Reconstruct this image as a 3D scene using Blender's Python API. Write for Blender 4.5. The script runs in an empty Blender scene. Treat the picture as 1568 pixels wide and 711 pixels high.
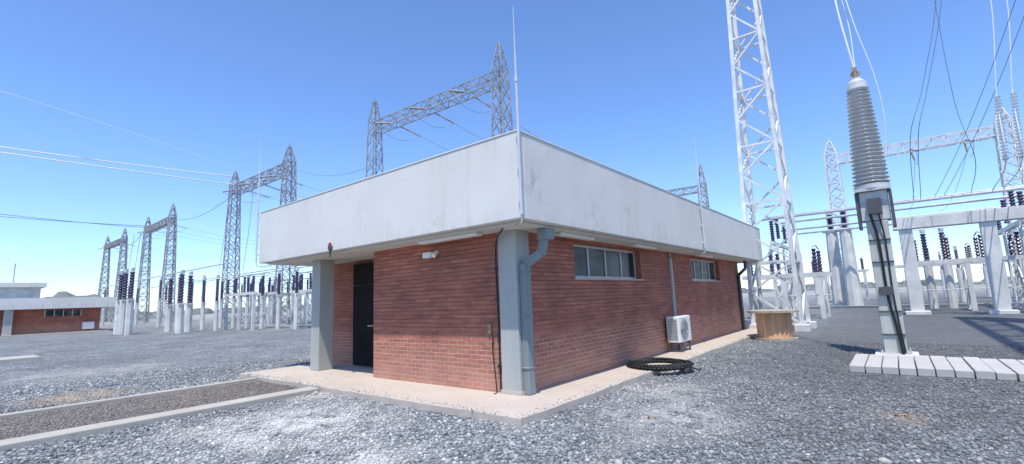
import bpy, math, random
import numpy as np
from mathutils import Vector, Matrix
random.seed(7); rng=np.random.default_rng(7)
scene=bpy.context.scene
COL=bpy.context.collection
SOF=2.74
# ------------------------------------------------------------------ materials
def newmat(name):
    m=bpy.data.materials.new(name); m.use_nodes=True
    nt=m.node_tree; b=nt.nodes["Principled BSDF"]
    return m,nt,b
def N(nt,t,**kw):
    n=nt.nodes.new(t)
    for k,v in kw.items(): setattr(n,k,v)
    return n
def ramp(nt,src,stops):
    r=N(nt,"ShaderNodeValToRGB"); e=r.color_ramp.elements
    while len(e)<len(stops): e.new(0.5)
    for i,(p,c) in enumerate(stops):
        e[i].position=p; e[i].color=(c[0],c[1],c[2],1) if not isinstance(c,(int,float)) else (c,c,c,1)
    nt.links.new(src,r.inputs[0]); return r.outputs[0]
def noise(nt,vec,scale,detail=4,rough=.55):
    n=N(nt,"ShaderNodeTexNoise"); n.inputs["Scale"].default_value=scale
    n.inputs["Detail"].default_value=detail; n.inputs["Roughness"].default_value=rough
    if vec is not None: nt.links.new(vec,n.inputs["Vector"])
    return n.outputs[0]
def mix(nt,f,a,b,mode='MIX'):
    m=N(nt,"ShaderNodeMix",data_type='RGBA',blend_type=mode)
    for i,v in ((0,f),(6,a),(7,b)):
        if isinstance(v,bpy.types.NodeSocket): nt.links.new(v,m.inputs[i])
        elif i==0: m.inputs[0].default_value=v
        else: m.inputs[i].default_value=(v[0],v[1],v[2],1)
    return m.outputs[2]
def math_(nt,op,a,b=None):
    m=N(nt,"ShaderNodeMath",operation=op)
    for i,v in enumerate((a,b)):
        if v is None: continue
        if isinstance(v,bpy.types.NodeSocket): nt.links.new(v,m.inputs[i])
        else: m.inputs[i].default_value=v
    return m.outputs[0]
def mrange(nt,src,a,b,c=0,d=1):
    n=N(nt,"ShaderNodeMapRange"); nt.links.new(src,n.inputs[0])
    for i,v in zip((1,2,3,4),(a,b,c,d)): n.inputs[i].default_value=v
    return n.outputs[0]
def pos(nt): return N(nt,"ShaderNodeNewGeometry").outputs["Position"]
def mapping(nt,vec,scale=(1,1,1)):
    mp=N(nt,"ShaderNodeMapping"); mp.inputs["Scale"].default_value=scale
    nt.links.new(vec,mp.inputs["Vector"]); return mp.outputs[0]
def bump(nt,b,h,strength=.3,dist=.02):
    bp=N(nt,"ShaderNodeBump"); bp.inputs["Strength"].default_value=strength
    bp.inputs["Distance"].default_value=dist
    nt.links.new(h,bp.inputs["Height"]); nt.links.new(bp.outputs[0],b.inputs["Normal"])
def simple(name,c,rough=.6,metal=0,var=.15,scale=3,streak=False,bstr=.1):
    m,nt,b=newmat(name); p=pos(nt)
    v=mapping(nt,p,(1,1,.15)) if streak else p
    n=noise(nt,v,scale,5)
    d=tuple(x*(1-var) for x in c); l=tuple(min(1,x*(1+var)) for x in c)
    col=ramp(nt,n,[(.3,d),(.7,l)])
    nt.links.new(col,b.inputs["Base Color"])
    b.inputs["Roughness"].default_value=rough; b.inputs["Metallic"].default_value=metal
    if bstr: bump(nt,b,noise(nt,p,scale*12,3),bstr,.01)
    return m
M={}
def fascia_mat():
    m,nt,b=newmat("fascia_paint"); p=pos(nt)
    base=ramp(nt,noise(nt,p,.7,6,.6),[(.3,(.66,.635,.575)),(.7,(.74,.715,.655))])
    st=noise(nt,mapping(nt,p,(4,4,.45)),1.3,6,.65)
    k=math_(nt,'MULTIPLY',ramp(nt,st,[(.52,0),(.72,1)]),ramp(nt,noise(nt,p,.55,3),[(.45,0),(.65,1)]))
    c=mix(nt,math_(nt,'MULTIPLY',k,.38),base,(.42,.40,.36))
    s=N(nt,"ShaderNodeSeparateXYZ"); nt.links.new(p,s.inputs[0])
    top=mrange(nt,s.outputs[2],3.6,4.12)
    run=ramp(nt,noise(nt,mapping(nt,p,(6,6,.12)),1.0,4,.6),[(.52,0),(.70,1)])
    c=mix(nt,math_(nt,'MULTIPLY',math_(nt,'MULTIPLY',top,run),.20),c,(.38,.36,.32))
    low=mrange(nt,s.outputs[2],3.0,2.78)
    run2=ramp(nt,noise(nt,mapping(nt,p,(3,3,.5)),1.7,4,.6),[(.45,0),(.65,1)])
    c=mix(nt,math_(nt,'MULTIPLY',math_(nt,'MULTIPLY',low,run2),.3),c,(.40,.38,.34))
    for (x,y,z,r,k_) in ((0,.35,3.35,.38,.6),(0,2.2,3.0,.45,.45),(0,3.5,3.15,.5,.45),(0,5.4,3.0,.5,.4),(-1.9,0,3.0,.35,.25),(-4,0,3.3,.5,.2)):
        d=N(nt,"ShaderNodeVectorMath",operation='DISTANCE'); nt.links.new(p,d.inputs[0]); d.inputs[1].default_value=(x,y,z)
        w_=math_(nt,'MULTIPLY',mrange(nt,d.outputs["Value"],r,r*.2),ramp(nt,noise(nt,mapping(nt,p,(1,1,.5)),7,5,.7),[(.48,0),(.64,1)]))
        c=mix(nt,math_(nt,'MULTIPLY',w_,k_),c,(.30,.29,.27))
    sp=ramp(nt,noise(nt,p,9,4,.7),[(.70,0),(.76,1)])
    c=mix(nt,math_(nt,'MULTIPLY',sp,.3),c,(.30,.29,.27))
    nt.links.new(c,b.inputs["Base Color"]); b.inputs["Roughness"].default_value=.85
    h=math_(nt,'ADD',noise(nt,p,1.5,3),math_(nt,'MULTIPLY',noise(nt,p,16,5),.12))
    bump(nt,b,h,.22,.03); return m
M['fascia']=fascia_mat()
def brick_mat():
    m,nt,b=newmat("red_brick"); p=pos(nt)
    s=N(nt,"ShaderNodeSeparateXYZ"); nt.links.new(p,s.inputs[0])
    a=math_(nt,'ADD',s.outputs[0],s.outputs[1])
    zz=math_(nt,'ADD',s.outputs[2],math_(nt,'MULTIPLY',noise(nt,p,2.2,2),.010))
    cb=N(nt,"ShaderNodeCombineXYZ"); nt.links.new(a,cb.inputs[0]); nt.links.new(zz,cb.inputs[1])
    t=N(nt,"ShaderNodeTexBrick"); nt.links.new(cb.outputs[0],t.inputs["Vector"])
    t.inputs["Scale"].default_value=1; t.inputs["Brick Width"].default_value=.232; t.inputs["Row Height"].default_value=.0765
    t.inputs["Mortar Size"].default_value=.0060; t.inputs["Mortar Smooth"].default_value=.3; t.inputs["Bias"].default_value=-.1
    t.inputs["Color1"].default_value=(.43,.150,.094,1); t.inputs["Color2"].default_value=(.325,.107,.070,1)
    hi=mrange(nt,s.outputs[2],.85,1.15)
    mort=mix(nt,hi,(.60,.44,.345),(.31,.13,.095))  # mortar paler low, darker above: sunlit band strengthened in the colour
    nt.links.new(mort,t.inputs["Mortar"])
    c=mix(nt,1.0,t.outputs["Color"],ramp(nt,noise(nt,p,1.1,5),[(.3,.80),(.7,1.18)]),'MULTIPLY')
    c=mix(nt,1.0,c,ramp(nt,noise(nt,mapping(nt,cb.outputs[0],(1.2,14,1)),1,3),[(.3,.76),(.7,1.22)]),'MULTIPLY')
    c=mix(nt,1.0,c,ramp(nt,noise(nt,p,40,3),[(.3,.88),(.7,1.1)]),'MULTIPLY')
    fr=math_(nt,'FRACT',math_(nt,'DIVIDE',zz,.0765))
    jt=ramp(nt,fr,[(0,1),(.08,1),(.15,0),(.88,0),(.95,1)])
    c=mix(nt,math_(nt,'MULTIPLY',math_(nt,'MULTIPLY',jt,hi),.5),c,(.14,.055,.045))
    dz=math_(nt,'MULTIPLY',mrange(nt,s.outputs[2],.95,.1,0,.55),ramp(nt,noise(nt,p,3,5,.6),[(.3,.35),(.7,1)]))  # pale wall-foot tint: part dust, part sunlit band put into the colour
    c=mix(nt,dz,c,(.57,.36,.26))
    nt.links.new(c,b.inputs["Base Color"]); b.inputs["Roughness"].default_value=.85
    bump(nt,b,math_(nt,'ADD',math_(nt,'SUBTRACT',1,t.outputs["Fac"]),math_(nt,'MULTIPLY',noise(nt,p,30,4),.3)),.8,.012); return m
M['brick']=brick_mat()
def conc_mat(name,c0,c1,stain):
    m,nt,b=newmat(name); p=pos(nt)
    c=ramp(nt,noise(nt,p,1.3,7,.65),[(.3,c0),(.7,c1)])
    c=mix(nt,ramp(nt,noise(nt,p,2.6,6,.7),[(.53,0),(.70,.6)]),c,stain)
    c=mix(nt,ramp(nt,noise(nt,p,45,3,.6),[(.62,0),(.72,.4)]),c,(.2,.19,.17))
    nt.links.new(c,b.inputs["Base Color"]); b.inputs["Roughness"].default_value=.92
    bump(nt,b,noise(nt,p,22,6,.65),.35,.012); return m
M['conc']=conc_mat("apron_concrete",(.45,.385,.32),(.55,.485,.41),(.36,.32,.275))
M['kerb']=conc_mat("kerb_concrete",(.37,.35,.305),(.48,.455,.40),(.27,.255,.235))
M['col']=simple("column_paint",(.41,.42,.385),.7,0,.12,2,True)
M['pipe']=simple("downpipe_paint",(.21,.24,.245),.5,0,.14,3,True)
M['soffit']=simple("soffit_paint",(.62,.60,.55),.9,0,.08,2)
M['trim']=simple("white_trim",(.74,.73,.68),.6,0,.05,3)
m=simple("dark_door_paint",(.016,.015,.015),.85,0,.15,3); m.node_tree.nodes["Principled BSDF"].inputs["Specular IOR Level"].default_value=.15; M['door']=m
M['frame']=simple("window_aluminium",(.52,.53,.52),.4,.2,.05,3)
m,nt,b=newmat("window_glass"); c=ramp(nt,noise(nt,pos(nt),1.2,2),[(.35,(.03,.034,.036)),(.65,(.09,.10,.10))])
nt.links.new(c,b.inputs["Base Color"]); b.inputs["Roughness"].default_value=.12; b.inputs["Specular IOR Level"].default_value=.2; M['glass']=m
M['black']=simple("black_rubber",(.014,.014,.016),.45,0,.2,5)
M['blackm']=simple("dark_steel",(.085,.085,.09),.5,.1,.2,5)
M['white']=simple("white_enamel",(.78,.77,.73),.45,0,.04,4)
M['grille']=simple("grille_plastic",(.30,.31,.31),.6,0,.08,6)
M['galv']=simple("galvanised_steel",(.55,.555,.54),.5,.15,.2,4)
M['galvfar']=simple("weathered_galvanised_steel",(.31,.32,.325),.6,.1,.35,1.5)
M['galvw']=simple("bright_galvanised_steel",(.68,.68,.66),.5,.1,.2,2)
M['porc']=simple("grey_porcelain",(.47,.47,.45),.25,0,.08,6,bstr=0)
M['purp']=simple("purple_brown_porcelain",(.05,.033,.085),.3,0,.25,6,bstr=0)
M['pconc']=simple("support_concrete",(.62,.61,.57),.85,0,.18,1.2)
M['green']=simple("steel_post_paint",(.48,.49,.44),.55,.1,.16,3,True)
M['wood']=simple("drum_wood",(.74,.45,.25),.8,0,.25,6,True)
M['woodg']=simple("drum_grey_wood",(.40,.35,.28),.85,0,.25,6)
M['plank']=conc_mat("trench_cover_concrete",(.42,.405,.37),(.52,.50,.465),(.32,.31,.29))
M['rod']=simple("rod_aluminium",(.6,.61,.6),.4,.2,.05,3)
M['wire']=simple("aluminium_conductor",(.74,.75,.75),.5,.1,.05,3,bstr=0)
M['wired']=simple("weathered_conductor",(.16,.18,.23),.6,.1,.1,3,bstr=0)
M['brass']=simple("terminal_bronze",(.35,.25,.16),.5,.3,.2,9)
M['red']=simple("red_lens",(.30,.02,.02),.3,0,.1,9,bstr=0)
M['road']=simple("asphalt",(.12,.12,.12),.9,0,.2,8,bstr=.3)
M['hill']=simple("hill_scrub",(.16,.175,.16),.95,0,.3,.4)
M['leaf']=simple("dry_leaf",(.30,.19,.10),.8,0,.3,30)
def dust(nt,p):
    return ramp(nt,noise(nt,p,.8,7,.68),[(.54,0),(.70,.6)])
def zones(nt,p,c):
    s=N(nt,"ShaderNodeSeparateXYZ"); nt.links.new(p,s.inputs[0])
    nn=noise(nt,p,.5,5,.6)
    xa=math_(nt,'ADD',s.outputs[0],math_(nt,'MULTIPLY',nn,3))
    mm=math_(nt,'MULTIPLY',mrange(nt,xa,1.0,4.5),mrange(nt,s.outputs[1],-2,8,.35,1))
    c=mix(nt,math_(nt,'MULTIPLY',mm,.72),c,(.095,.097,.10))
    for (x,y,r,col,k) in ((-2.6,-2.0,1.9,(.64,.62,.58),.95),(1.6,.9,1.4,(.55,.53,.50),.7),(.9,2.5,1.2,(.55,.53,.49),.6),(-8.9,-3.3,1.1,(.48,.37,.26),.95),(4.0,2.1,.5,(.36,.28,.2),.6),(-.3,-2.4,.9,(.62,.60,.56),.8),(-14,-2,2.5,(.46,.44,.40),.5),(-4.3,-.7,.8,(.6,.58,.54),.7)):
        d=N(nt,"ShaderNodeVectorMath",operation='DISTANCE'); nt.links.new(p,d.inputs[0]); d.inputs[1].default_value=(x,y,0)
        w_=mrange(nt,d.outputs["Value"],r,r*.15); w_=math_(nt,'MULTIPLY',w_,ramp(nt,noise(nt,p,2.3,6,.7),[(.36,0),(.58,1)]))
        c=mix(nt,math_(nt,'MULTIPLY',w_,k),c,col)
    return c,s
def gravel_ground():
    m,nt,b=newmat("gravel_ground"); p=pos(nt)
    vo=N(nt,"ShaderNodeTexVoronoi"); vo.inputs["Scale"].default_value=26; nt.links.new(p,vo.inputs["Vector"])
    g=N(nt,"ShaderNodeSeparateColor"); nt.links.new(vo.outputs["Color"],g.inputs[0])
    stone=ramp(nt,g.outputs[0],[(0,(.11,.12,.126)),(.45,(.21,.226,.233)),(.85,(.33,.348,.355)),(1,(.54,.53,.50))])
    crack=ramp(nt,vo.outputs["Distance"],[(.35,1),(.75,.36)])
    c=mix(nt,1,stone,crack,'MULTIPLY')
    c=mix(nt,1,c,ramp(nt,noise(nt,p,.3,7,.62),[(.3,.72),(.7,1.28)]),'MULTIPLY')
    c=mix(nt,1,c,ramp(nt,noise(nt,p,3.5,4,.6),[(.3,.82),(.7,1.2)]),'MULTIPLY')
    c=mix(nt,dust(nt,p),c,(.43,.42,.39))
    c,s=zones(nt,p,c)
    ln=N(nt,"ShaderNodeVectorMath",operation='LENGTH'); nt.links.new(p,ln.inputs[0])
    c=mix(nt,mrange(nt,ln.outputs["Value"],45,140,0,.9),c,(.35,.345,.31))  # distance haze painted into the ground colour: fades paler far out
    nt.links.new(c,b.inputs["Base Color"]); b.inputs["Roughness"].default_value=.9
    bump(nt,b,math_(nt,'SUBTRACT',1,vo.outputs["Distance"]),.8,.03); return m
M['ground']=gravel_ground()
def stone_mat(name,stops,zone=True):
    m,nt,b=newmat(name); ge=N(nt,"ShaderNodeNewGeometry"); p=ge.outputs["Position"]
    c=ramp(nt,ge.outputs["Random Per Island"],stops)
    c=mix(nt,1,c,ramp(nt,noise(nt,p,.3,7,.62),[(.3,.72),(.7,1.3)]),'MULTIPLY')
    c=mix(nt,1,c,ramp(nt,noise(nt,p,3.5,4,.6),[(.3,.84),(.7,1.18)]),'MULTIPLY')
    if zone:
        c=mix(nt,dust(nt,p),c,(.47,.455,.425)); c,s=zones(nt,p,c)
    nt.links.new(c,b.inputs["Base Color"]); b.inputs["Roughness"].default_value=.85; return m
M['stone']=stone_mat("crushed_stone",[(0,(.09,.10,.107)),(.4,(.205,.222,.23)),(.85,(.335,.353,.36)),(.97,(.46,.46,.44)),(1,(.70,.68,.64))])
M['finest']=stone_mat("path_gravel_stone",[(0,(.10,.09,.08)),(.5,(.18,.165,.145)),(1,(.31,.285,.25))],False)
M['pathbed']=simple("path_bed",(.165,.148,.13),.95,0,.3,12,bstr=.5)
# ------------------------------------------------------------------ mesh builder
def empty(name):
    o=bpy.data.objects.new(name,None); COL.objects.link(o); return o
class MB:
    def __init__(s): s.v=[]; s.f=[]
    def box(s,x0,x1,y0,y1,z0,z1):
        n=len(s.v)
        s.v+=[(x,y,z) for z in (z0,z1) for x,y in ((x0,y0),(x1,y0),(x1,y1),(x0,y1))]
        s.f+=[tuple(n+i for i in q) for q in ((3,2,1,0),(4,5,6,7),(0,1,5,4),(1,2,6,5),(2,3,7,6),(3,0,4,7))]
        return s
    def frame(s,p,q):
        p=Vector(p);q=Vector(q);d=(q-p)
        d=d.normalized() if d.length>0 else Vector((0,0,1))
        up=Vector((0,0,1)) if abs(d.z)<.95 else Vector((1,0,0))
        a=d.cross(up).normalized(); b=a.cross(d).normalized(); return p,q,a,b
    def bar(s,p,q,w,h=None):
        h=h or w; p,q,a,b=s.frame(p,q); n=len(s.v)
        for c in (p,q):
            for i,j in ((-1,-1),(1,-1),(1,1),(-1,1)): s.v.append(tuple(c+a*(i*w/2)+b*(j*h/2)))
        s.f+=[tuple(n+i for i in k) for k in ((3,2,1,0),(4,5,6,7),(0,1,5,4),(1,2,6,5),(2,3,7,6),(3,0,4,7))]
        return s
    def cyl(s,p,q,r0,r1=None,n=12):
        r1=r0 if r1 is None else r1; p,q,a,b=s.frame(p,q); k=len(s.v)
        for c,r in ((p,r0),(q,r1)):
            for i in range(n):
                t=2*math.pi*i/n; s.v.append(tuple(c+a*(r*math.cos(t))+b*(r*math.sin(t))))
        for i in range(n):
            j=(i+1)%n; s.f.append((k+i,k+j,k+n+j,k+n+i))
        s.f.append(tuple(k+i for i in reversed(range(n)))); s.f.append(tuple(k+n+i for i in range(n)))
        return s
    def lathe(s,x,y,prof,n=24):
        k=len(s.v)
        for r,z in prof:
            for i in range(n):
                t=2*math.pi*i/n; s.v.append((x+r*math.cos(t),y+r*math.sin(t),z))
        for a in range(len(prof)-1):
            for i in range(n):
                j=(i+1)%n; s.f.append((k+a*n+i,k+a*n+j,k+(a+1)*n+j,k+(a+1)*n+i))
        s.f.append(tuple(k+i for i in reversed(range(n)))); e=k+(len(prof)-1)*n
        s.f.append(tuple(e+i for i in range(n))); return s
    def path(s,pts,r,n=8):
        for a,b in zip(pts[:-1],pts[1:]): s.cyl(a,b,r,r,n)
        return s
    def out(s,name,mat,parent=None,bevel=0,smooth=False):
        me=bpy.data.meshes.new(name); me.from_pydata([tuple(v) for v in s.v],[],s.f); me.update()
        o=bpy.data.objects.new(name,me); COL.objects.link(o); me.materials.append(mat)
        if parent: o.parent=parent
        if bevel:
            b=o.modifiers.new("b",'BEVEL'); b.width=bevel; b.segments=2; b.limit_method='ANGLE'
        if smooth:
            for p in me.polygons: p.use_smooth=True
        return o
def catenary(p,q,sag,n=16):
    p=Vector(p);q=Vector(q); return [tuple(p.lerp(q,i/n)-Vector((0,0,4*sag*(i/n)*(1-i/n)))) for i in range(n+1)]
def smoothpath(pts,n=6):
    P=[Vector(p) for p in pts]; P=[P[0]*2-P[1]]+P+[P[-1]*2-P[-2]]; out=[]
    for i in range(1,len(P)-2):
        for k in range(n):
            t=k/n; a,b,c,d=P[i-1],P[i],P[i+1],P[i+2]
            out.append(tuple(.5*((2*b)+(c-a)*t+(2*a-5*b+4*c-d)*t*t+(3*b-a-3*c+d)*t*t*t)))
    out.append(tuple(P[-2])); return out
# ------------------------------------------------------------------ ground
g=MB(); g.v=[(-2500,-2500,0),(2500,-2500,0),(2500,2500,0),(-2500,2500,0)]; g.f=[(0,1,2,3)]
g.out("ground",M['ground'])
def stones(name,mat,n,region,smin,smax,avoid,z0=0.0,pw=1.0):
    t=(1+5**.5)/2
    ico=np.array([(-1,t,0),(1,t,0),(-1,-t,0),(1,-t,0),(0,-1,t),(0,1,t),(0,-1,-t),(0,1,-t),(t,0,-1),(t,0,1),(-t,0,-1),(-t,0,1)],float)
    ico/=np.linalg.norm(ico[0])
    tri=np.array([(0,11,5),(0,5,1),(0,1,7),(0,7,10),(0,10,11),(1,5,9),(5,11,4),(11,10,2),(10,7,6),(7,1,8),(3,9,4),(3,4,2),(3,2,6),(3,6,8),(3,8,9),(4,9,5),(2,4,11),(6,2,10),(8,6,7),(9,8,1)])
    P=region(n); keep=np.ones(len(P),bool)
    for x0,x1,y0,y1 in avoid: keep&=~((P[:,0]>x0)&(P[:,0]<x1)&(P[:,1]>y0)&(P[:,1]<y1))
    P=P[keep]; n=len(P)
    sc=smin+(smax-smin)*rng.uniform(0,1,n)**pw
    S=np.stack([sc*rng.uniform(.7,1.3,n),sc*rng.uniform(.7,1.3,n),sc*rng.uniform(.45,.85,n)],1)
    V=ico[None]*rng.uniform(.75,1.15,(n,12,1))*S[:,None,:]
    a=rng.uniform(0,6.28,n); ca,sa=np.cos(a)[:,None],np.sin(a)[:,None]
    X=V[:,:,0]*ca-V[:,:,1]*sa; Y=V[:,:,0]*sa+V[:,:,1]*ca; b=rng.uniform(-.5,.5,n)[:,None]
    Z=V[:,:,2]*np.cos(b)+X*np.sin(b); X=X*np.cos(b)-V[:,:,2]*np.sin(b)
    V=np.stack([X+P[:,0:1],Y+P[:,1:2],Z+z0+(sc*.25)[:,None]],2).reshape(-1,3)
    F=(tri[None]+(np.arange(n)*12)[:,None,None]).reshape(-1,3)
    me=bpy.data.meshes.new(name); me.vertices.add(len(V)); me.vertices.foreach_set("co",V.ravel())
    me.loops.add(F.size); me.loops.foreach_set("vertex_index",F.ravel().astype(np.int32))
    me.polygons.add(len(F)); me.polygons.foreach_set("loop_start",np.arange(0,F.size,3,dtype=np.int32))
    me.polygons.foreach_set("loop_total",np.full(len(F),3,dtype=np.int32))
    me.update(calc_edges=True); me.materials.append(mat)
    o=bpy.data.objects.new(name,me); COL.objects.link(o); return o
def disc(n):
    r=1.0+16*rng.uniform(0,1,n); a=rng.uniform(-.675-1.1,-.675+1.1,n)
    return np.stack([4.16+np.sin(a)*r,-5.41+np.cos(a)*r],1)
def edges(n):
    k=n//3
    A=np.stack([rng.uniform(-8.3,.3,k),-.5+np.abs(rng.normal(0,.10,k))],1)
    B=np.stack([.25-np.abs(rng.normal(0,.09,k)),rng.uniform(-.5,15,k)],1)
    C=np.stack([rng.uniform(-8,-.0,k),rng.uniform(-.5,.6,k)],1)[:k//6]
    return np.concatenate([A,B,C])
AV=[(-8.35,.28,-.52,16),(-7.5,-4.55,-9,-.4),(3.2,9.9,5.5,7.65),(3.6,4.4,7.85,8.65)]
stones("gravel",M['stone'],150000,disc,.008,.030,AV,pw=1.6)
stones("gravel",M['stone'],1500,edges,.004,.013,[],.1)
def strip(n): return np.stack([rng.uniform(-7.25,-4.95,n),rng.uniform(-7,-.5,n)],1)
stones("path_gravel",M['finest'],14000,strip,.008,.018,[],.012)
def lumps(n):
    P=[(-4.4,-.75),(-4.2,-.7),(-4.55,-.62),(-4.3,-.9),(-.25,-2.6),(-.5,-2.45),(.1,-2.7),(2.2,.3),(1.9,-1.1),(-9.5,-4),(2.9,3.2),(-1.2,-1.9),(3.9,.2),(.8,-1.4),(-3,-2.6)]
    return np.array(P)
stones("rubble",M['kerb'],15,lumps,.03,.065,[])
MB().box(-7.27,-4.93,-14,-.53,-.05,.012).out("path",M['pathbed'])
k=MB(); k.box(-7.42,-7.27,-14,-.53,-.05,.075); k.box(-4.93,-4.58,-14,-.53,-.05,.08)
k.out("path_kerb",M['kerb'],bevel=.015)
ap=MB(); pts=[]
def rag(a,b,n,nx_,ny_):
    for i in range(n):
        t=i/n; j=random.uniform(-.02,.02)+.015*math.sin(t*23); pts.append((a[0]+(b[0]-a[0])*t+nx_*j,a[1]+(b[1]-a[1])*t+ny_*j))
rag((-8.3,-.5),(.25,-.5),40,0,1); rag((.25,-.5),(.25,15.8),60,1,0); rag((.25,15.8),(-8.3,15.8),4,0,1); rag((-8.3,15.8),(-8.3,-.5),20,1,0)
n=len(pts); ap.v=[(x,y,-.05) for x,y in pts]+[(x,y,.1) for x,y in pts]
ap.f=[tuple(range(n,2*n))]+[(i,(i+1)%n,n+(i+1)%n,n+i) for i in range(n)]
ap.out("concrete_apron",M['conc'],bevel=.012)
MB().box(-23.2,-21.6,-3.6,-2.4,-.02,.14).out("concrete_slab",M['kerb'],bevel=.02)
lf=MB()
for cx,cy,c_ in ((1.5,.6,4),(4.0,2.2,4)):
    for i in range(c_):
        x=cx+random.gauss(0,.08);y=cy+random.gauss(0,.08);a=random.uniform(0,6.28);L_=random.uniform(.03,.05);W=L_*.4;n=len(lf.v)
        for u,v,z in ((-1,0,.02),(0,-1,.035),(1,0,.025),(0,1,.04)):
            lf.v.append((x+math.cos(a)*u*L_-math.sin(a)*v*W,y+math.sin(a)*u*L_+math.cos(a)*v*W,z+random.uniform(0,.015)))
        lf.f+=[(n,n+1,n+2),(n,n+2,n+3)]
lf.out("dry_leaves",M['leaf'])
# ------------------------------------------------------------------ main building
bl=empty("brick_control_building")
w=MB()
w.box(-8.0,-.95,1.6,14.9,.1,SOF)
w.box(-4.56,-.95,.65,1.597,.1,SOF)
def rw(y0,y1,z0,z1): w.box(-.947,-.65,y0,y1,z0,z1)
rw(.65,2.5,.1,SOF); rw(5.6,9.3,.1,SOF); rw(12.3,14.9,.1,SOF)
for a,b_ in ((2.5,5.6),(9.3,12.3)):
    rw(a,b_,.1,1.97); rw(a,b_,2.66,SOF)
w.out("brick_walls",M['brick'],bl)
r=MB()
t=.14
r.box(-8.66,0,0,t,2.78,4.12); r.box(-8.66,0,16.4-t,16.4,2.78,4.12)
r.box(-t,0,t,16.4-t,2.78,4.12); r.box(-8.66,-8.66+t,t,16.4-t,2.78,4.12)
r.out("roof_fascia",M['fascia'],bl,bevel=.012)
MB().box(-8.5,-.16,.16,16.24,SOF,SOF+.1).out("soffit",M['soffit'],bl)
MB().box(-8.5,-.16,.16,16.24,3.7,3.85).out("roof_deck",M['soffit'],bl)
c=MB()
c.box(-8.67,.012,-.012,t+.02,4.12,4.138); c.box(-t-.02,.012,t+.02,16.41,4.12,4.138); c.box(-8.67,-8.50,t+.02,16.41,4.12,4.138); c.box(-8.5,-t-.02,16.26,16.41,4.12,4.138)
c.out("roof_coping",M['trim'],bl)
c=MB()
for x,y in ((-.98,.6),(-7.06,.6)): c.box(x,x+.38,y,y+.38,.1,SOF)
c.out("columns",M['col'],bl,bevel=.012)
MB().box(-1.0,-.58,.58,1.0,.1,.16).out("column_base",M['conc'],bl)
for y0,y1 in ((2.5,5.6),(9.3,12.3)):
    fr=MB(); X0,X1=-.84,-.79
    fr.box(X0,X1,y0,y1,1.97,2.02); fr.box(X0,X1,y0,y1,2.61,2.66)
    for i in range(5):
        yy=y0+(y1-y0-.05)*i/4; fr.box(X0-.003,X1+.003,yy,yy+.05,2.02,2.61)
    fr.out("window_frame",M['frame'],bl)
    MB().box(-.83,-.81,y0+.01,y1-.01,2.0,2.64).out("window_glass",M['glass'],bl)
    MB().box(-.80,-.62,y0-.03,y1+.03,1.935,1.968).out("window_sill",M['conc'],bl)
d=MB(); d.box(-6.70,-5.62,1.54,1.597,.12,2.66); d.out("door_frame",M['blackm'],bl)
d=MB(); d.box(-6.66,-5.67,1.50,1.538,.14,2.10); d.box(-6.66,-5.67,1.50,1.538,2.12,2.64)
for i in range(9): d.box(-6.5,-5.78,1.485,1.499,.35+i*.07,.38+i*.07)
d.out("door_leaf",M['door'],bl)
MB().cyl((-5.78,1.49,1.1),(-5.78,1.43,1.1),.02).cyl((-5.78,1.43,1.1),(-5.92,1.43,1.1),.012).out("door_handle",M['galv'],bl)
l=MB()
for x in (-1.9,): l.box(x-.75,x+.75,.28,.42,SOF-.06,SOF-.002)
for y in (2.1,5.2,9.8): l.box(-.42,-.28,y-.6,y+.6,SOF-.06,SOF-.002)
l.out("soffit_lamps",M['trim'],bl,bevel=.01)
l=MB().box(-2.78,-2.56,.50,.60,2.44,2.54).bar((-2.66,.648,2.52),(-2.66,.58,2.52),.05); l.cyl((-2.5,.63,2.55),(-2.5,.52,2.47),.035,.05); l.out("flood_lamp",M['trim'],bl)
l=MB(); l.box(-5.18,-5.10,-.07,-.002,2.80,2.88).cyl((-5.14,-.04,2.70),(-5.14,-.04,2.80),.025).cyl((-5.14,-.04,2.65),(-5.14,-.04,2.71),.04,.02); l.out("alarm_siren",M['blackm'],bl)
MB().cyl((-5.14,-.045,2.88),(-5.14,-.045,2.95),.036,.026).out("alarm_lens",M['red'],bl)
p=MB(); p.box(-.596,-.47,.66,.83,.1,2.18)
p.bar((-.53,.75,2.15),(-.30,.90,2.34),.12,.15); p.bar((-.30,.90,2.30),(-.22,.95,SOF),.12,.13)
p.box(-.33,-.13,.84,1.07,2.55,SOF-.002)
for z in (.5,1.3,2.0): p.box(-.599,-.46,.64,.85,z,z+.035)
p.out("downpipe",M['pipe'],bl,bevel=.02)
p=MB(); p.cyl((-.58,14.6,.1),(-.58,14.6,2.2),.06); p.cyl((-.58,14.6,2.2),(-.3,14.6,2.45),.06); p.cyl((-.3,14.6,2.45),(-.3,14.6,SOF),.06); p.out("rear_downpipe",M['blackm'],bl,smooth=True)
p=MB(); p.path(smoothpath([(-1.02,.61,.12),(-1.04,.63,.6),(-1.03,.62,1.3),(-1.05,.62,2.2),(-.95,.55,2.6),(-.6,.3,2.72)]),.013)
p.path(smoothpath([(-1.2,.63,1.05),(-1.16,.62,.95),(-1.19,.63,.80),(-1.1,.60,.15),(-1.06,.5,.11)]),.010)
for z in (.5,1.0,1.6,2.1): p.box(-1.08,-1.0,.61,.648,z,z+.04)
p.out("wall_cable",M['black'],bl)
MB().box(-1.27,-1.20,.61,.648,1.05,1.2).out("cable_bracket",M['brass'],bl)
p=MB(); p.box(-.648,-.60,7.5,7.62,.9,2.55); p.path([(-.62,7.56,2.5),(-.62,7.56,SOF)],.02); p.out("ac_conduit",M['col'],bl)
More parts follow.
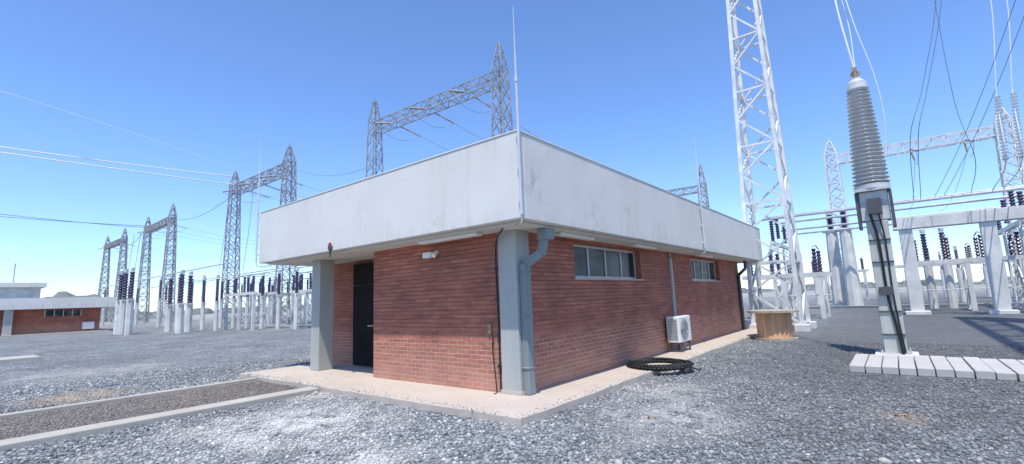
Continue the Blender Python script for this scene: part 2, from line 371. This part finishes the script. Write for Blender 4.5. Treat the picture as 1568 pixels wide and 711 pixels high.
def rod(x,y,parent,off):
    ox,oy=off
    o=MB(); o.cyl((x,y,2.82),(x,y,4.9),.022); o.cyl((x,y,4.9),(x,y,5.3),.017); o.cyl((x,y,5.3),(x,y,6.1),.012,.004)
    for z in (3.0,3.5,4.0): o.bar((x,y,z),(x-ox,y-oy,z),.04)
    o.cyl((x,y,4.86),(x,y,4.94),.03); o.path([(x,y,2.83),(x-ox*.3,y-oy*.3,2.7),(x-ox*6,y-oy*6,2.72)],.01)
    o.out("lightning_rod",M['rod'],parent)
rod(.06,-.05,bl,(.06,-.05)); rod(-8.68,-.06,bl,(-.02,-.06)); rod(.06,8.5,bl,(.06,0))
# ------------------------------------------------------------------ AC unit
ac=empty("air_conditioner_outdoor_unit")
MB().box(-.58,-.24,6.75,7.6,.34,1.0).out("casing",M['white'],ac,bevel=.025)
a=MB()
for i in range(14): a.box(-.54,-.30,6.738,6.749,.42+i*.038,.435+i*.038)
a.out("side_grille",M['grille'],ac)
a=MB()
for i in range(11):
    rr=.03+i*.024
    a.path([(-.228,7.08+rr*math.cos(t),.67+rr*math.sin(t)) for t in np.linspace(0,2*math.pi,29)],.004,5)
for i in range(8):
    t=i*math.pi/4; a.bar((-.226,7.08,.67),(-.226,7.08+.27*math.cos(t),.67+.27*math.sin(t)),.01)
a.out("fan_grille",M['grille'],ac)
a=MB(); 
for y in (6.9,7.42): a.bar((-.55,y,.32),(-.22,y,.32),.04); a.bar((-.54,y,.1),(-.54,y,.32),.04); a.bar((-.25,y,.1),(-.25,y,.32),.04)
a.path([(-.5,7.62,.5),(-.56,7.72,.45),(-.6,7.68,.8),(-.61,7.58,1.0)],.018)
a.out("bracket",M['blackm'],ac)
# ------------------------------------------------------------------ cable coil
cc=MB()
lay=[(rad,h) for h in range(3) for rad in range(7-h)]
random.shuffle(lay)
for li,(rad,h) in enumerate(lay):
    R0=.42+rad*.042+h*.02; cx=.12+random.uniform(-.04,.04); cy=4.40+random.uniform(-.04,.04)
    ph=random.uniform(0,6.28); e_=random.uniform(-.04,.04); pts_=[]
    for i in range(49):
        t=2*math.pi*i/48; rr=R0*(1+e_*math.cos(2*t+ph))
        pts_.append((cx+rr*math.cos(t),cy+rr*math.sin(t),.118+h*.030+.010*math.sin(t*3+ph)))
    cc.path(pts_,.016,6)
cc.path(smoothpath([(.72,4.35,.13),(.85,4.6,.05),(.80,4.9,.03)]),.016,6)
cc.out("cable_coil",M['black'],smooth=True)
# ------------------------------------------------------------------ cable drum
dr=empty("wooden_cable_drum")
MB().lathe(.95,12.0,[(.46,.07),(.46,.86)],28).out("core",M['wood'],dr)
MB().lathe(.95,12.0,[(.62,0.0),(.62,.069)],32).out("lower_flange",M['woodg'],dr)
MB().lathe(.95,12.0,[(.74,.861),(.74,.93)],32).out("upper_flange",M['woodg'],dr)
sl=MB()
for i in range(22):
    t=2*math.pi*i/22; sl.bar((.95+.465*math.cos(t),12+.465*math.sin(t),.075),(.95+.465*math.cos(t),12+.465*math.sin(t),.855),.02,.1)
sl.out("slats",M['wood'],dr)
# ------------------------------------------------------------------ trench covers
tc=MB()
for i in range(26):
    x=3.3+i*.245; j=random.uniform(-.04,.04); zz=random.uniform(-.012,.015)
    tc.box(x,x+.228,5.62+j,7.55+j,.0,.13+zz)
tc.out("trench_covers",M['plank'],bevel=.012)
# ------------------------------------------------------------------ lattice structures
def lattice(mb,x,y,hb,ht,z0,z1,n,lw,bw,xb=False):
    def c(i,z):
        k=(z-z0)/(z1-z0); h=hb+(ht-hb)*k
        return Vector((x+(-1,1,1,-1)[i]*h,y+(-1,-1,1,1)[i]*h,z))
    for i in range(4): mb.bar(c(i,z0),c(i,z1),lw)
    zs=[z0+(z1-z0)*k/n for k in range(n+1)]
    for s in range(n):
        for i in range(4):
            j=(i+1)%4
            if (s+i)%2 or xb: mb.bar(c(i,zs[s]),c(j,zs[s+1]),bw)
            if not (s+i)%2 or xb: mb.bar(c(j,zs[s]),c(i,zs[s+1]),bw)
            if s%2==0: mb.bar(c(i,zs[s]),c(j,zs[s]),bw)
def truss(mb,p,q,w,h,n,lw,bw):
    p=Vector(p);q=Vector(q);d=(q-p).normalized(); a=d.cross(Vector((0,0,1))).normalized()*w/2; u=Vector((0,0,h/2))
    cs=[a+u,-a+u,-a-u,a-u]
    for c in cs: mb.bar(p+c,q+c,lw)
    for s in range(n):
        P0=p.lerp(q,s/n);P1=p.lerp(q,(s+1)/n)
        for i in range(4):
            c0,c1=cs[i],cs[(i+1)%4]
            if s%2: c0,c1=c1,c0
            mb.bar(P0+c0,P1+c1,bw)
            mb.bar(P0+cs[i],P0+cs[(i+1)%4],bw)
def strings(mb,p,q,n=14,r=.13):
    p=Vector(p);q=Vector(q)
    mb.cyl(p,q,.03,.03,6)
    for i in range(n):
        a=p.lerp(q,(i+.2)/n); b=p.lerp(q,(i+.7)/n); mb.cyl(a,b,r,r*.5,8)
def gantry(name,towers,zb,zp,mat,hb=.75,ht=.42,lw=.085,bw=.045,hang=True):
    e=empty(name); m=MB()
    for x,y in towers:
        lattice(m,x,y,hb,ht,0,zb+.7,15,lw,bw,True)
        lattice(m,x,y,ht,.10,zb+.7,zp-.3,4,lw*.8,bw*.9)
        m.cyl((x,y,zp-.3),(x,y,zp+.1),.04)
    m.out("towers",mat,e)
    b=MB()
    for (x0,y0),(x1,y1) in zip(towers[:-1],towers[1:]):
        v=(Vector((x1,y1,0))-Vector((x0,y0,0))).normalized()*ht
        truss(b,(x0+v.x,y0+v.y,zb),(x1-v.x,y1-v.y,zb),.9,.9,max(6,int((Vector((x1,y1))-Vector((x0,y0))).length/1.1)),lw*.8,bw)
    b.out("beam",mat,e)
    if hang:
        s=MB(); (x0,y0),(x1,y1)=towers[0],towers[1]
        for k in (.2,.5,.8):
            xx=x0+(x1-x0)*k; strings(s,(xx,y0-.5,zb-.4),(xx+.3,y0-2.3,zb-1.0),14,.10)
            s.path(catenary((xx+.3,y0-2.3,zb-1.0),(xx+.3,y0+2.6,zb-.9),.9,8),.02,5)
            strings(s,(xx,y0+.5,zb-.4),(xx+.3,y0+2.6,zb-.9),14,.10)
            s.path(catenary((xx+.3,y0+2.6,zb-.9),(xx+.3,y0+45,zb-1.5),1.6,16),.02,5)
        s.out("insulator_strings",M['galvfar'],e)
    return e
gantry("steel_gantry",[(-32,19.8),(-16.8,20.1)],17.9,20.9,M['galvfar'],hb=.8,ht=.42)
gantry("steel_gantry",[(-54,16.2),(-41,16.2)],15.3,17.8,M['galvfar'],lw=.10,bw=.055)
gantry("steel_gantry",[(-103,19.8),(-87.6,19.4)],16.9,19.7,M['galvfar'],hb=.9,lw=.14,bw=.08)
gantry("steel_gantry",[(-143.5,21.6),(-128,21.6)],18,20.8,M['galvfar'],hb=1,lw=.17,bw=.10)
gantry("steel_gantry",[(-36,62),(-15.3,62)],16,19.6,M['galvfar'],hb=.9,lw=.11,bw=.07,hang=False)
gantry("steel_gantry",[(.4,54.5),(13.4,54.5)],15,17.4,M['galvw'],hb=.9,ht=.5,lw=.13,bw=.075)
gantry("steel_gantry",[(10.4,1),(10.4,17.5)],18,20.4,M['galvw'],hb=.8,ht=.5,lw=.13,bw=.075,hang=False)
mt=empty("lattice_tower"); m_=MB(); lattice(m_,.4,16.4,.85,.36,.25,21,17,.14,.07); m_.out("lattice",M['galvw'],mt)
f=MB()
for i,j in ((-1,-1),(1,-1),(1,1),(-1,1)): f.box(.4+i*.85-.25,.4+i*.85+.25,16.4+j*.85-.25,16.4+j*.85+.25,-.05,.25)
f.out("footings",M['pconc'],mt,bevel=.02)
# ------------------------------------------------------------------ near instrument transformer
cv=empty("voltage_transformer"); X,Y=4.0,8.25
s=MB(); prof=[]
n=25; z0,z1=3.92,6.2
for i in range(n):
    k=i/(n-1); z=z0+(z1-z0)*k; R=.36-.13*k; c_=R-.085
    dz=(z1-z0)/n
    prof+=[(c_,z),(R-.01,z+dz*.30),(R,z+dz*.42),(c_+.01,z+dz*.72)]
s.lathe(X,Y,prof,32); s.out("ribbed_insulator",M['porc'],cv,smooth=True)
s=MB(); s.lathe(X,Y,[(.34,3.80),(.34,3.90),(.30,3.92)],28); s.lathe(X,Y,[(.20,6.2),(.21,6.26),(.19,6.42),(.12,6.5),(.12,6.53)],24); s.box(X-.32,X+.32,Y-.32,Y+.32,3.74,3.80)
s.out("flanges",M['galv'],cv)
s=MB(); s.cyl((X,Y,6.53),(X,Y,6.72),.05); s.box(X-.1,X+.1,Y-.02,Y+.02,6.62,6.7); s.box(X-.05,X+.05,Y-.05,Y+.05,6.7,6.82); s.out("terminal",M['brass'],cv)
s=MB(); s.box(X-.20,X+.20,Y-.20,Y+.20,.12,3.05)
s.out("post",M['green'],cv,bevel=.015)
s=MB(); s.box(X-.38,X+.38,Y-.38,Y+.38,-.02,.10)
s.out("plinth",M['pconc'],cv,bevel=.02)
s=MB(); s.box(X-.28,X+.28,Y-.28,Y+.28,.10,.125)
for i in (-1,1):
    for j in (-1,1): s.cyl((X+i*.24,Y+j*.24,.12),(X+i*.24,Y+j*.24,.19),.018)
s.out("base_plate",M['galv'],cv)
s=MB()
for a_ in (-.31,.31):
    s.box(X+a_-.03,X+a_+.03,Y-.24,Y+.24,2.9,3.73)
s.box(X-.13,X+.13,Y-.36,Y-.2,3.2,3.55)
s.out("head_bracket",M['blackm'],cv)
s=MB(); s.box(X-.27,X+.27,Y-.19,Y+.19,3.06,3.738)
s.out("tank",M['galv'],cv,bevel=.02)
s=MB(); s.path(smoothpath([(X-.1,Y-.3,3.2),(X-.02,Y-.24,2.6),(X+.0,Y-.23,1.4),(X+.08,Y-.25,.6),(X+.12,Y-.3,.1)]),.026)
s.path(smoothpath([(X+.05,Y-.3,3.2),(X+.10,Y-.24,2.6),(X+.1,Y-.23,1.3),(X+.16,Y-.26,.1)]),.016)
s.out("control_cables",M['black'],cv)
s=MB(); s.box(X-.14,X+.1,Y-.29,Y-.201,1.38,1.56)
for z in (.5,1.0,2.1,2.6): s.box(X-.205,X+.205,Y-.235,Y-.201,z,z+.03)
s.out("junction_box",M['blackm'],cv,bevel=.005)
# ------------------------------------------------------------------ overhead conductors
wr=MB()
wr.path(catenary((-55,16.2,17.2),(-56.5,-30,17.2),.6),.055,6); wr.path(catenary((-53.5,16.2,15.9),(-55.5,-30,16.4),.3),.055,6)
wr.path(catenary((-56,-34,24),(-54,16.2,17.9),-1.3),.022,5)
wr.out("overhead_conductor",M['wire'])
wr=MB()
for a_ in (0,2.5):
    wr.path(catenary((-92-a_,-40,21-a_*.6),(-97+a_,19.5,16.6),1.5),.045,5)
wr.path(catenary((-87.6,19.4,17),(-54,16.2,15),1.2),.03,5)
wr.path(catenary((-41,16.2,15.4),(-32,19.8,14.5),1),.018,5)
wr.path(catenary((-103,19.4,17),(-128,21.2,17),1.2),.045,5)
for k in (-50,-47,-44):
    wr.path([(k,14.2,14.3),(k+.2,13.8,9),(k,13.5,5.2)],.02,5)
for k in (-99,-95,-91): wr.path([(k,17,15.5),(k+.2,16.5,9),(k,16.5,5.2)],.035,5)
wr.out("overhead_conductor",M['wired'])
wr=MB()
wr.path(smoothpath([(7.8,24.4,19),(7.3,24.4,15),(6.3,24.5,11),(5.6,24.6,8.8),(5.5,28.5,6.2)]),.015,6)
wr.path(smoothpath([(8.0,24.4,19),(7.5,24.4,15),(6.5,24.5,11),(5.9,24.6,8.8),(5.8,28.5,6.2)]),.015,6)
wr.path(smoothpath([(7.4,24.4,19),(7.3,24.4,15.5),(7.35,24.4,10),(7.7,24.5,7.2),(7.8,28.5,6.2)]),.014,6)
wr.path(catenary((11,17.5,18),(6.5,30.5,6.5),1.0),.013,6)
wr.path(catenary((11.5,17.5,18),(6.9,30.5,6.5),1.0),.013,6)
wr.out("dropper_cable",M['wired'])
wr=MB()
wr.path(smoothpath([(X,Y,6.8),(X-.06,Y,7.4),(X-.15,Y+.1,8.4),(X-.2,Y+.3,9.6),(X-.3,Y+.6,13)]),.02,8)
wr.path(smoothpath([(X-.1,Y+.6,13),(X-.02,Y+.3,9.6),(X+.12,Y+.1,8.0),(X+.35,Y+.1,6.6),(X+.42,Y+.1,5.6),(X+.38,Y+.1,5.0),(X+.24,Y+.1,4.0)]),.011,8)
wr.path(smoothpath([(X-.2,Y+.9,13),(X-.1,Y+.5,9.6),(X+.02,Y+.2,8.0),(X+.02,Y,6.8)]),.011,8)
wr.path(smoothpath([(9.0,24.2,19),(9.1,24.2,14.3),(8.7,24.2,9.8),(8.6,24.2,6.8),(8.6,28.5,6.2)]),.025,8)
wr.path(smoothpath([(9.5,24.2,19),(9.6,24.2,14.3),(9.2,24.2,9.8),(9.1,24.2,6.8),(9.0,28.5,6.2)]),.025,8)
strings(wr,(8.72,24.2,9.8),(8.6,24.2,6.8),20,.13)
strings(wr,(9.22,24.2,9.8),(9.1,24.2,6.8),20,.13)
wr.out("dropper_cable",M['wire'])
# ------------------------------------------------------------------ busbars and yard equipment
bb=empty("tubular_busbar"); s=MB()
BUS=((28.5,6.1),(30.5,6.45),(33,6.3),(35.5,6.0),(38,5.9))
for y,z in BUS: s.cyl((-2.2,y,z),(34,y,z),.08,.08,10)
s.out("tubes",M['galvw'],bb,smooth=True)
s=MB()
def ribbed(mb,x,y,z0,z1,r,n=9):
    prof=[]
    for i in range(n):
        z=z0+(z1-z0)*i/n; dz=(z1-z0)/n; prof+=[(r*.6,z),(r,z+dz*.35),(r*.6,z+dz*.75)]
    mb.lathe(x,y,prof,10)
for x in (-1.6,9.5,20):
    for y,z in BUS: ribbed(s,x,y,z-1.5,z-.1,.14)
s.out("insulators",M['purp'],bb)
s=MB()
for x in (-1.6,9.5,20):
    for y in (28.5,33,38): lattice(s,x,y,.2,.2,0,4.4,8,.07,.035)
    s.box(x-.12,x+.12,28,38.5,4.4,4.6)
s.out("support",M['galvw'],bb)
pf=empty("steel_portal_frame"); s=MB()
s.box(4.4,18,26.7,27.3,4.45,5.05); s.out("beam",M['pconc'],pf,bevel=.03)
s=MB()
for x in (4.9,8.0,16): s.box(x-.28,x+.28,26.8,27.2,0,4.45); s.box(x-.5,x+.5,26.6,27.4,0,.2)
s.out("columns",M['pconc'],pf,bevel=.03)
def post_group(name,items,colw,mc,mi,ir=.17,tap=1.0):
    e=empty(name); a=MB();b_=MB();c_=MB()
    for x,y,h,hi in items:
        a.lathe(x,y,[(colw*.62,0),(colw*.62*tap,h)],8)
        a.box(x-colw*.7,x+colw*.7,y-colw*.5,y+colw*.5,h,h+.12)
        ribbed(b_,x,y,h+.12,h+.12+hi,ir,10)
        c_.cyl((x,y,h+.12+hi),(x,y,h+.35+hi),ir*.8)
        c_.cyl((x-.4,y,h+.35+hi),(x+.4,y,h+.37+hi),.03,.03,6)
    a.out("columns",mc,e); b_.out("insulators",mi,e); c_.out("caps",M['galv'],e); return e
post_group("instrument_transformer_row",[(-46.8,5.0,2.7,2.2),(-44.9,4.9,2.7,2.2),(-43.0,4.9,2.7,2.2),(-45.5,8.2,2.2,2.3),(-43,8.2,2.2,2.3),(-40.6,8.2,2.2,2.3),(-39.2,7.2,2.2,2.3)],.42,M['pconc'],M['purp'],.2)
items=[(-46+i*2.9,12.5,2.6,1.7) for i in range(6)]+[(-52+i*3,10.0,2.3,1.9) for i in range(5)]
post_group("surge_arrester_row",items,.26,M['pconc'],M['purp'],.15)
post_group("post_insulator_row",[(-60+i*3.1,21+(i%2)*1.5,3.2,1.9) for i in range(9)],.28,M['pconc'],M['purp'])
post_group("post_insulator_row",[(-70+i*4,28+(i%3)*2,3.2,2.0) for i in range(9)],.3,M['pconc'],M['purp'])
post_group("post_insulator_row",[(-90+i*4.5,12+(i%3)*3,3.2,2.2) for i in range(8)],.3,M['pconc'],M['purp'])
def discon(rows):
    e=empty("disconnector_switch_frame"); s=MB(); t2=MB(); g_=MB()
    for x0,x1,y,z in rows:
        s.box(x0,x1,y-.1,y+.1,z-.22,z)
        s.box(x0,x1,y+1.9,y+2.1,z-.22,z)
        for x in (x0+.4,(x0+x1)/2,x1-.4):
            for yy in (y,y+2): s.box(x-.11,x+.11,yy-.09,yy+.09,0,z-.22)
            g_.bar((x,y,.3),(x,y+2,z-.4),.05); g_.bar((x,y+2,.3),(x,y,z-.4),.05)
        for k in range(4):
            xx=x0+.5+(x1-x0-1)*k/3
            for yy in (y,y+2): ribbed(t2,xx,yy,z,z+1.3,.12,7)
            g_.cyl((xx,y-.3,z+1.35),(xx,y+1,z+1.5),.035); g_.cyl((xx,y+2.3,z+1.35),(xx,y+1,z+1.5),.035)
        g_.cyl((x0,y+.2,1.2),(x1,y+.2,1.2),.025)
        g_.box(x0+.25,x0+.6,y-.35,y-.1,.9,1.5)
    s.out("steelwork",M['pconc'],e); t2.out("insulators",M['purp'],e); g_.out("linkage",M['galv'],e)
discon(((-41,-35,11,3.0),(-34.5,-29.5,13.5,3.0),(-56,-48,18,3.3),(-46,-38,19.5,3.2),(-64,-55,24,3.4),(-52,-45,26,3.5)))
e=empty("tubular_busbar"); s=MB()
for y,z in ((9,5.2),(13.5,5.0),(17,5.4)): s.cyl((-75,y,z),(-27 if y>12 else -36,y,z),.05,.05,8)
s.out("tubes",M['galv'],e)
post_group("circuit_breaker_row",[(1.6,39.5,6.0,1.3),(.6,40.5,6.0,1.3)],.85,M['pconc'],M['purp'],.25,.75)
post_group("instrument_transformer_row",[(5.9,34.8,2.9,1.8),(6.8,34.8,2.9,1.8),(12.5,34.8,2.9,1.8)],.36,M['pconc'],M['purp'])
post_group("post_insulator_row",[(-6+i*2.9,62+(i%3)*3,2.9,1.9) for i in range(11)],.3,M['pconc'],M['purp'],.14)
post_group("surge_arrester_row",[(-5+i*1.7,47+(i%2)*2,2.6,1.5) for i in range(3)]+[(5+i*3.2,44+(i%2)*2,2.6,1.5) for i in range(5)],.28,M['pconc'],M['purp'],.13)
discon(((-2.6,1.5,24.0,2.4),(4.8,10,31,2.9),(3.5,12,46,3.2),(-6,2,60,3.4),(12,20,33,3.1)))
MB().box(-3,60,37.6,38.2,-.02,.16).out("road_kerb",M['conc'])
MB().box(-48,-26,14.6,15.4,-.02,.14).out("road_kerb",M['kerb'])
rd=MB(); rd.v=[(-6,38.4,.005),(80,38.4,.005),(80,43,.005),(-6,43,.005)]; rd.f=[(0,1,2,3)]; rd.out("road",M['road'])
# ------------------------------------------------------------------ distant buildings
fb=empty("brick_relay_building")
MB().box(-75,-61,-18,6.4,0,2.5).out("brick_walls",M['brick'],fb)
MB().box(-76,-60,-19,7.5,2.45,3.5).out("roof_fascia",M['fascia'],fb)
s=MB(); s.box(-60.99,-60.95,2.2,4.9,1.7,2.3); s.out("window_glass",M['glass'],fb)
s=MB()
for i in range(5): s.box(-60.949,-60.90,2.17+i*.665,2.23+i*.665,1.67,2.33)
s.out("window_frame",M['frame'],fb)
MB().box(-60.7,-60.3,-.6,0,0,2.45).out("column",M['col'],fb)
MB().box(-60.95,-60.5,5.0,5.9,.3,1.0).cyl((-60.49,5.4,.65),(-60.46,5.4,.65),.28).out("ac_unit",M['white'],fb)
MB().box(-61.5,-59.6,-19,7,-.02,.1).out("apron",M['conc'],fb)
wb=empty("white_service_building")
MB().box(-100,-86,-22,4.5,0,5.7).out("walls",M['pconc'],wb); MB().box(-100.5,-85.5,-22.5,5,5.7,6.3).out("parapet",M['fascia'],wb)
MB().box(-99,-85.2,5.2,9,0,4.4).out("annex",M['col'],wb)
s=MB()
for y in (-3,0,2): s.cyl((-88,y,6.3),(-88,y,9.0),.06)
s.out("roof_masts",M['galvfar'],wb)
h=MB(); nx,ny=26,10
for j in range(ny):
    for i in range(nx):
        u=i/(nx-1);v=j/(ny-1); z=max(0,math.sin(math.pi*u)**.6*math.sin(math.pi*v)*(8+2*math.sin(u*13)+1.5*math.sin(u*31+v*9)))
        h.v.append((-190+v*40,-5+u*38+6*v,z*.85-.2))
for j in range(ny-1):
    for i in range(nx-1):
        k=j*nx+i; h.f.append((k,k+1,k+nx+1,k+nx))
h.out("spoil_mound",M['hill'])
s=MB()
for i in range(420):
    a_=-1.75+i*2.2/420*1.1+random.uniform(-.01,.01); R_=random.uniform(300,520); x=4+R_*math.sin(a_);y=-5+R_*math.cos(a_)
    hh=random.uniform(1.2,4.2); ww=random.uniform(3,12)
    n0=len(s.v); npt=7
    for k in range(npt):
        t_=2*math.pi*k/npt; s.v.append((x+ww*math.cos(t_),y+ww*math.sin(t_),0))
    for k in range(npt):
        t_=2*math.pi*k/npt; s.v.append((x+ww*.7*math.cos(t_),y+ww*.7*math.sin(t_),hh*random.uniform(.5,1)))
    s.v.append((x,y,hh))
    for k in range(npt):
        q=(k+1)%npt; s.f.append((n0+k,n0+q,n0+npt+q,n0+npt+k)); s.f.append((n0+npt+k,n0+npt+q,n0+2*npt))
s.out("distant_scrub",M['hill'])
# ------------------------------------------------------------------ light
SD=Vector((.19,-.33,.925)).normalized()
w=bpy.data.worlds.new("World"); scene.world=w; w.use_nodes=True; nt=w.node_tree
sky=nt.nodes.new("ShaderNodeTexSky"); sky.sky_type='NISHITA'; sky.sun_disc=False
sky.sun_elevation=math.asin(SD.z); sky.sun_rotation=math.atan2(SD.x,SD.y)
sky.air_density=1.0; sky.dust_density=.15; sky.ozone_density=1.6; sky.altitude=50
bg=nt.nodes["Background"]; bg.inputs[1].default_value=.13
c=mix(nt,1.0,sky.outputs[0],(1.18,1.45,1.90),'MULTIPLY')
nt.links.new(c,bg.inputs[0])
L=bpy.data.lights.new("sun",'SUN'); L.energy=5.0; L.angle=math.radians(.5); L.color=(1,.94,.86)
lo=bpy.data.objects.new("sun",L); COL.objects.link(lo); lo.rotation_euler=SD.to_track_quat('Z','Y').to_euler()
# ------------------------------------------------------------------ camera
cd=bpy.data.cameras.new("camera"); co=bpy.data.objects.new("camera",cd); COL.objects.link(co)
pi_,ro,ya=.142,-.039,-.675
fw=Vector((math.sin(ya)*math.cos(pi_),math.cos(ya)*math.cos(pi_),math.sin(pi_)))
rr=Vector((math.cos(ya),-math.sin(ya),0)); uu=rr.cross(fw)
r2=rr*math.cos(ro)+uu*math.sin(ro); u2=-rr*math.sin(ro)+uu*math.cos(ro)
co.matrix_world=Matrix(((r2.x,u2.x,-fw.x,4.16),(r2.y,u2.y,-fw.y,-5.414),(r2.z,u2.z,-fw.z,1.6),(0,0,0,1)))
cd.sensor_width=36; cd.lens=721.86/1568*36; cd.clip_end=6000; cd.clip_start=.05
scene.camera=co
scene.view_settings.view_transform='Standard'; scene.view_settings.look='None'; scene.view_settings.exposure=0
